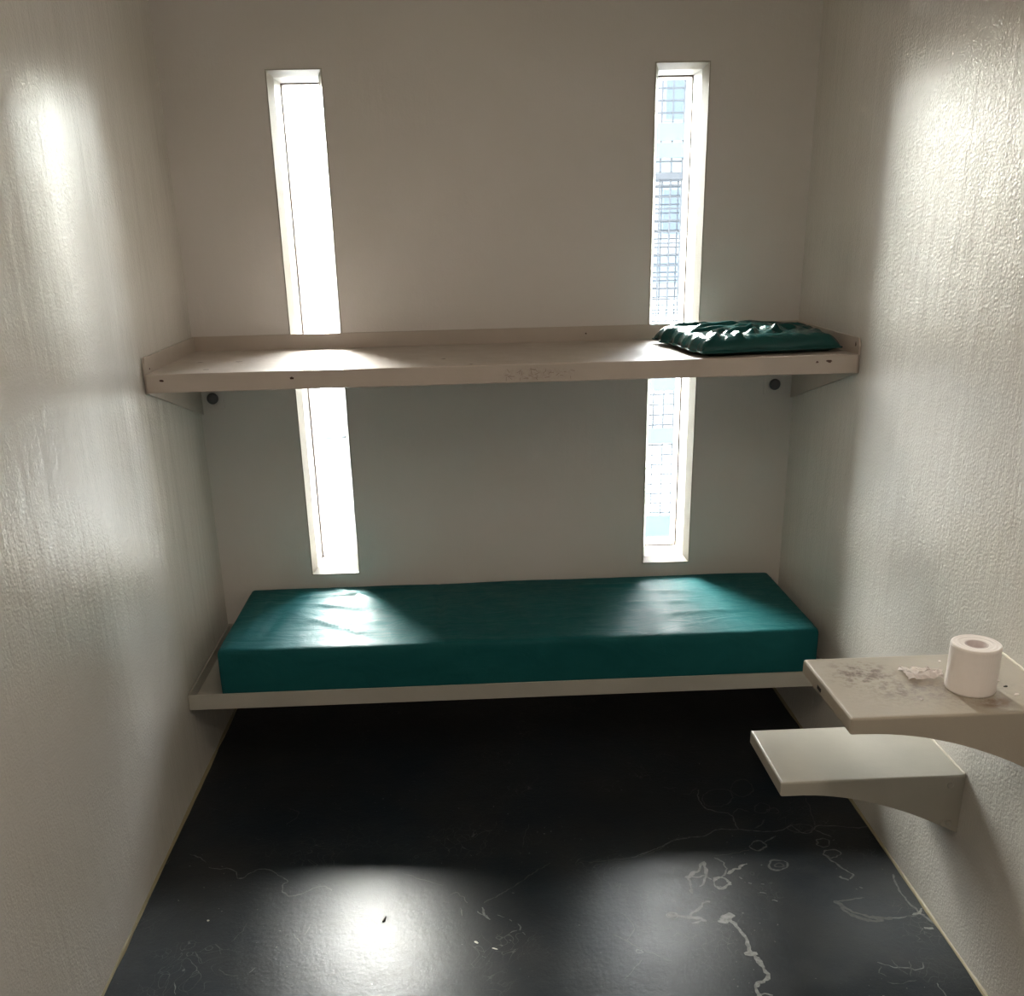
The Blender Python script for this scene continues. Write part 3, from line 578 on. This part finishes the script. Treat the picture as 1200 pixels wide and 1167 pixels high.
for i in range(nu + 1):
    for j in range(nv + 1):
        u, v = i / nu, j / nv
        ed = min(u, 1 - u, v, 1 - v)
        p = qpt(u, v)
        # scalloped left edge, bulging sides
        sc = .012 * noise.noise((v * 7, 3, 0)) * (1 - u) + .010 * noise.noise((u * 7, 9, 0)) * (1 - v)
        p = p + Vector((sc * (1 - u) * 1.4, sc * .6))
        fu = 1 - (1 - min(1, min(u, 1 - u) / .11)) ** 2.3; fv = 1 - (1 - min(1, min(v, 1 - v) / .11)) ** 2.3
        puff = max(0, fu * fv) ** .62
        hump = .044 + .010 * math.sin(math.pi * u) * math.sin(math.pi * v) + .006 * noise.noise((u * 3, v * 3, 7)) - .008 * u + .004 * v
        fo = folds(u, v) * min(1, ed * 14 + .12) + .003 * noise.noise((u * 16, v * 13, 3)) * min(1, ed * 12)
        top[i, j] = bm.verts.new((p.x, p.y, zs_ + .014 + (hump * puff) + fo * (.35 + .65 * puff)))
for i in range(nu + 1):
    for j in range(nv + 1):
        u, v = i / nu, j / nv
        if i in (0, nu) or j in (0, nv): bot[i, j] = top[i, j]; continue
        ed = min(u, 1 - u, v, 1 - v); t_ = top[i, j].co
        bot[i, j] = bm.verts.new((t_.x, t_.y, max(zs_ + .0008, zs_ + .0135 - .16 * ed)))
for i in range(nu):
    for j in range(nv):
        bm.faces.new((top[i, j], top[i + 1, j], top[i + 1, j + 1], top[i, j + 1]))
        f = (bot[i, j], bot[i, j + 1], bot[i + 1, j + 1], bot[i + 1, j])
        if len(set(f)) == 4:
            try: bm.faces.new(f)
            except ValueError: pass
bmesh.ops.recalc_face_normals(bm, faces=bm.faces)
t = thing('pillow', 'flat wrinkled dark green vinyl pillow on the right end of the long shelf', 'pillow', (1.8, -.32, zs_))
rim = [top[i, 0].co.copy() for i in range(nu)] + [top[nu, j].co.copy() for j in range(nv)] + [top[i, nv].co.copy() for i in range(nu, 0, -1)] + [top[0, j].co.copy() for j in range(nv, 0, -1)]
link('cover', bm, M['pillow'], t, smooth=True)
link('seam', tube(bmesh.new(), rim[::2], .0028, 6, True), M['pillow'], t, smooth=True)

# ------------------------------------------------------------------ wall desk and wall seat
def wall_table(name, label, cat, x0, y0, y1, z, th, curve, mt, bolts, slot=None):
    t = thing(name, label, cat, (W - .2, (y0 + y1) / 2, z - .12))
    bm = nb(x0, W - .001, y0, y1, z - th, z)
    bevel(bm, .006, 3, lambda e: (sum(v.co.x for v in e.verts) / 2 < W - .01) and all(v.co.z > z - .001 for v in e.verts) or all(v.co.x < x0 + .001 for v in e.verts))
    link('top', bm, mt, t)
    for a, b in ((y0 + .0008, y0 + .0058), (y1 - .0058, y1 - .0008)):
        pts = [(x0 + .02, z - .012)] + [(x, zz_) for x, zz_ in curve] + [(W - .001, z - .012)]
        link('side_panel', prism(bmesh.new(), pts, 'y', a, b), mt, t)
    for x, zz_ in bolts: link('bolt', disc(bmesh.new(), (x, y0 + .0008, zz_), .0075, .004, seg=12), M['boltp'], t, smooth=True)
    if slot: 
        bm = nb(x0 - .0006, x0 + .002, slot[0] - .011, slot[0] + .011, slot[1] - .004, slot[1] + .004); link('slot', bm, M['dark'], t)
    # weld bead against the wall
    link('sealant', tube(bmesh.new(), [(W - .002, y0 + .004 + (y1 - y0 - .008) * i / 30, z + .001 + .0008 * math.sin(i * 2.1)) for i in range(31)], .0028, 6), M['seal2'], t, smooth=True)
    return t
M['seal2'] = mat('pale_sealant', (.62, .57, .47), .45)
def arc(x0, z0, x1, z1, z2n, n=14, p=2.0):
    return [(x0 + (x1 - x0) * i / n, z0 + (z1 - z0) * (i / n) ** p) for i in range(n + 1)]
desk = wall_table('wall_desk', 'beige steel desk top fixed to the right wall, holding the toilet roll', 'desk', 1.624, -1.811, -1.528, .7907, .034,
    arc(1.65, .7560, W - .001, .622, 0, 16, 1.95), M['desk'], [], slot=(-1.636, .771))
seat = wall_table('wall_stool', 'lower pale steel stool fixed to the right wall below the desk', 'seat', 1.6195, -1.4696, -1.2057, .4475, .036,
    arc(1.68, .4105, W - .001, .288, 0, 16, 1.75), M['seat'], [(2.026, .422), (2.020, .318), (2.036, .318)])

# ------------------------------------------------------------------ toilet roll
RX, RY, RZ = 1.907, -1.702, .7907
t = thing('toilet_roll', 'white toilet paper roll standing upright near the wall end of the desk', 'toilet roll', (RX, RY, RZ))
def revolve(bm, prof, c, seg=48, wob=0):
    rings = []
    for r, z in prof:
        rings.append([bm.verts.new((c[0] + r * math.cos(2 * math.pi * i / seg) * (1 + wob * math.sin(i * 3 * 2 * math.pi / seg)), c[1] + r * math.sin(2 * math.pi * i / seg), c[2] + z)) for i in range(seg)])
    for A, B in zip(rings, rings[1:]):
        for i in range(seg): bm.faces.new((A[i], A[(i + 1) % seg], B[(i + 1) % seg], B[i]))
    bmesh.ops.recalc_face_normals(bm, faces=bm.faces); return bm
R_ = .0478
prof = [(.0215, .002), (.030, .0008), (R_ - .002, .0006), (R_, .004)] + [(R_ - .0003 * (i % 2), .004 + i * .0091) for i in range(1, 11)] + [(R_ - .001, .0985), (R_ - .003, .0998)]
prof += [(R_ - .003 - .0045 * i, .0998 - .0009 * (i % 2) - .0004 * i) for i in range(1, 5)] + [(.0225, .0975), (.0215, .096), (.0215, .002)]
bm = revolve(bmesh.new(), prof, (RX, RY, RZ), wob=.006)
link('paper', bm, M['paper'], t, smooth=False)
link('core', revolve(bmesh.new(), [(.0213, .0015), (.0213, .0975), (.0198, .0975), (.0198, .0015), (.0213, .0015)], (RX, RY, RZ), 32), M['card'], t, smooth=True)
# loose torn end of the sheet lying on the desk at its left
bm = bmesh.new(); nu2, nv2 = 16, 8; ra = random.Random(5); g = {}
for i in range(nu2 + 1):
    for j in range(nv2 + 1):
        u, v = i / nu2, j / nv2
        ax, ay = RX - .038, RY + .038
        x = ax - .070 * u + .010 * noise.noise((u * 4, v * 4, 1)) + .006 * (v - .5)
        y = ay + .012 + (v - .5) * (.038 + .026 * u) + .052 * u * .45 + .008 * noise.noise((u * 5, v * 5, 8))
        z = RZ + .004 + .006 * (1 - u) + .014 * abs(noise.noise((u * 4.2, v * 5.5, 3))) + .010 * math.exp(-((v - .35) / .18) ** 2) * (1 - u * .7)
        if i == nu2: x += ra.uniform(-.006, .006)
        g[i, j] = bm.verts.new((x, y, z))
for i in range(nu2):
    for j in range(nv2): bm.faces.new((g[i, j], g[i + 1, j], g[i + 1, j + 1], g[i, j + 1]))
bmesh.ops.solidify(bm, geom=bm.faces[:], thickness=.0006)
link('loose_sheet', bm, M['paper'], t, smooth=False)

# ------------------------------------------------------------------ crumbs
def flake(name, label, cat, c, rx, ry, h, m, seed, rot=0, group=None):
    ra = random.Random(seed); bm = bmesh.new(); n = 9
    A = []; B = []
    for i in range(n):
        a = 2 * math.pi * i / n; r = 1 + ra.uniform(-.3, .25); x, y = rx * r * math.cos(a), ry * r * math.sin(a)
        X, Y = x * math.cos(rot) - y * math.sin(rot), x * math.sin(rot) + y * math.cos(rot)
        A.append(bm.verts.new((X, Y, 0))); B.append(bm.verts.new((X * .8, Y * .8, h * ra.uniform(.6, 1))))
    bm.faces.new(A[::-1]); bm.faces.new(B)
    for i in range(n): bm.faces.new((A[i], A[(i + 1) % n], B[(i + 1) % n], B[i]))
    o = link(name, bm, M[m]); o.location = c
    return tag(o, label, cat, group)
dz = .7908
flake('paper_scrap', 'tiny white paper crumb on the desk behind the torn sheet of the toilet roll', 'scrap', (1.907, -1.567, dz), .004, .003, .002, 'paper', 1, 0, 'paper crumbs on the desk')
flake('paper_scrap', 'tiny white paper crumb on the desk close to the right side of the toilet roll', 'scrap', (1.979, -1.673, dz), .0045, .003, .002, 'paper', 2, 0, 'paper crumbs on the desk')
flake('paper_scrap', 'flat white paper crumb on the desk nearest the wall, right of the toilet roll', 'scrap', (1.984, -1.737, dz), .007, .0035, .002, 'paper', 3, .3, 'paper crumbs on the desk')
flake('paper_scrap', 'tiny white paper crumb on the desk left of and in front of the toilet roll', 'scrap', (1.790, -1.743, dz), .004, .003, .0015, 'paper', 4, 0, 'paper crumbs on the desk')
flake('dark_crumb', 'tiny black crumb on the desk right of the toilet roll', 'crumb', (1.982, -1.700, dz), .004, .003, .002, 'dark', 5)
flake('dry_leaf', 'small dark sliver of debris lying in the bright reflection on the floor', 'debris', (.651, -1.328, .0006), .012, .0035, .004, 'dark', 6, 1.2)
flake('paint_flake', 'larger pale paint flake on the open floor right of the bright reflection', 'flake', (.889, -1.431, .0006), .008, .0035, .0015, 'paintflake', 7, -.8, 'pale flakes on the floor')
flake('paint_flake', 'thin pale paint flake on the floor, just right of and nearer than the larger flake', 'flake', (.936, -1.459, .0006), .009, .0022, .0015, 'paintflake', 8, -.4, 'pale flakes on the floor')
flake('paint_flake', 'tiny pale paint flake on the dark floor near the left wall', 'flake', (.189, -1.298, .0006), .004, .003, .0015, 'paintflake', 9, 0, 'pale flakes on the floor')

# ------------------------------------------------------------------ added fill light on the ceiling, out of view
FILL_STRENGTH = 2.4
t = thing('added_fill_lamp', 'long flat warm fill light added on the ceiling out of view', 'lamp', (1.03, -3.0, H - .06))
bm = nb(.85, 1.21, -4.10, -1.90, H - .05, H - .001); bevel(bm, .01, 2); link('housing', bm, M['lamp'], t)
md = bpy.data.materials.new('fill_diffuser'); md.use_nodes = True; b = md.node_tree.nodes['Principled BSDF']
b.inputs['Base Color'].default_value = (.9, .85, .75, 1); b.inputs['Emission Color'].default_value = (1, .84, .66, 1); b.inputs['Emission Strength'].default_value = FILL_STRENGTH
bm = nb(.88, 1.18, -4.07, -1.93, H - .058, H - .0505); link('diffuser', bm, md, t)

# ------------------------------------------------------------------ outside
GZ = -.2
mg = mat('pale_concrete_ground', (.34, .34, .33), .8); q = N(mg); q.color(q.mix(q.ramp(q.noise(.8, 5), .35, .7), (.34, .34, .33), (.28, .28, .272)))
link('ground', nb(-30, 30, T + .02, 45, GZ - .2, GZ), mg, kind='structure')
# neighbouring block
mw = mat('grey_render', (.095, .095, .094), .9, spec=0); mb = mat('blue_grey_panel', (.055, .066, .074), .8, spec=0); mk = mat('dark_glazing', (.03, .036, .042), .5, spec=.05)
t = thing('building', 'tall narrow block with blue-grey bands seen through the right window behind the wire cage', 'building', (6.7, 27, GZ))
link('wall', nb(5.0, 8.5, 25.0, 29, GZ, 9.5), mw, t)
for z0, z1 in ((.2, .9), (3.0, 3.5), (6.2, 6.7)): link('band', nb(4.98, 8.52, 24.94, 25.0, z0, z1), mb, t)
for zz0 in (1.4, 4.2, 7.2):
    for i in range(3):
        x = 5.3 + i * 1.05; f = link('window', nb(x, x + .8, 24.95, 25.0, zz0, zz0 + 1.2), mb, t)
        link('pane', nb(x + .06, x + .74, 24.935, 24.95, zz0 + .06, zz0 + 1.14), mk, f)
link('roof_edge', nb(4.9, 8.6, 24.85, 29, 9.5, 9.7), mb, t)
# exercise-yard cage of welded mesh, two layers
mwire = mat('galvanised_wire', (.028, .030, .033), .8, spec=0); msheet = mat('cage_sheet', (.038, .048, .056), .8, spec=0)
def cage(name, label, y, x0, x1, z0, z1, cell, wr, rails, posts):
    t = thing(name, label, 'fence', ((x0 + x1) / 2, y, z0))
    bm = bmesh.new(); n = int((x1 - x0) / cell)
    for i in range(n + 1): x = x0 + i * cell; box(bm, x - wr, x + wr, y - wr, y + wr, z0, z1)
    for i in range(int((z1 - z0) / cell) + 1): z = z0 + i * cell; box(bm, x0, x1, y + wr, y + 3 * wr, z - wr, z + wr)
    link('wire_mesh', bm, mwire, t, kind='stuff')
    for a, b, m_ in rails: link('rail', nb(x0, x1, y - .02, y - .004, a, b), m_, t)
    for x in posts: bm = nb(x - .03, x + .03, y + .025, y + .085, GZ, z1 + .05); bevel(bm, .006, 1); link('post', bm, mwire, t)
    return t
cage('mesh_fence', 'nearer welded wire cage panel with pale blue rails outside the right window', 2.0, 1.5, 4.6, GZ, 2.55, .056, .0042,
     [(-.06, .125, msheet), (.54, .625, msheet), (.83, .905, msheet), (1.90, 1.93, mwire), (2.0, 2.07, msheet), (2.08, 2.16, msheet)], (1.5, 3.05, 4.6))
cage('mesh_fence', 'farther finer wire cage panel standing behind the first, outside the right window', 3.1, 1.62, 5.4, .75, 1.98, .05, .0042, [(1.93, 1.98, mwire), (.75, .78, mwire)], (1.66, 3.4, 5.38))
# parked car seen through the left window
t = thing('parked_car', 'pale car parked on the ground outside the left window', 'car', (.8, 7.0, GZ))
mc = mat('silver_car_paint', (.28, .29, .29), .3, coat=.5); mgl = mat('car_glass', (.10, .14, .13), .08); mty = mat('tyre', (.05, .05, .05), .8); mrim = mat('wheel_rim', (.6, .6, .62), .3, .8)
CX, CZ = -1.30, GZ
def archpts(cx, r, n=10): return [(cx - r * math.cos(math.pi * i / n), .30 + r * math.sin(math.pi * i / n)) for i in range(n + 1)]
low = [(0, .35), (.03, .22)] + [(.50, .22)] + archpts(.92, .38) + [(1.34, .22), (3.05, .22)] + archpts(3.45, .38) + [(3.87, .22), (4.45, .25)]
up = [(4.5, .50), (4.47, .85), (4.35, .98), (4.15, 1.0), (3.7, 1.34), (3.3, 1.43), (2.2, 1.46), (1.85, 1.40), (1.05, .98), (.35, .86), (.08, .72), (0, .55)]
pts = [(CX + x, CZ + z) for x, z in low + up]
bm = prism(bmesh.new(), pts, 'y', 6.2, 7.9); bmesh.ops.triangulate(bm, faces=[f for f in bm.faces if len(f.verts) > 4])
link('body', bm, mc, t)
def side_glass(P): return prism(bmesh.new(), [(CX + x, CZ + z) for x, z in P], 'y', 6.185, 6.2)
link('side_window', side_glass([(1.25, 1.0), (1.87, 1.34), (2.35, 1.39), (2.35, 1.0)]), mgl, t)
link('side_window', side_glass([(2.43, 1.0), (2.43, 1.39), (3.25, 1.37), (3.6, 1.28), (3.95, 1.02)]), mgl, t)
bm = bmesh.new(); A = [(1.10, 1.005), (1.84, 1.395)]
vs = [bm.verts.new(p) for p in ((CX + 1.10, 6.32, CZ + 1.015), (CX + 1.10, 7.78, CZ + 1.015), (CX + 1.83, 7.68, CZ + 1.405), (CX + 1.83, 6.42, CZ + 1.405))]
bm.faces.new(vs); bmesh.ops.solidify(bm, geom=bm.faces[:], thickness=-.012); link('windscreen', bm, mgl, t)
bm = nb(CX + 1.32, CX + 1.45, 6.03, 6.19, CZ + 1.0, CZ + 1.12); bevel(bm, .03, 2); link('mirror', bm, mc, t)
for cx in (.92, 3.45):
    for yy in (6.22, 7.68):
        w_ = link('wheel', prism(bmesh.new(), [(CX + cx + .31 * math.cos(2 * math.pi * i / 28), CZ + .31 + .31 * math.sin(2 * math.pi * i / 28)) for i in range(28)], 'y', yy, yy + .2), mty, t)
        link('rim', prism(bmesh.new(), [(CX + cx + .2 * math.cos(2 * math.pi * i / 20), CZ + .31 + .2 * math.sin(2 * math.pi * i / 20)) for i in range(20)], 'y', yy - .01, yy), mrim, w_)
link('side_trim', nb(CX + 1.35, CX + 3.05, 6.18, 6.2, CZ + .42, CZ + .47), mty, t)
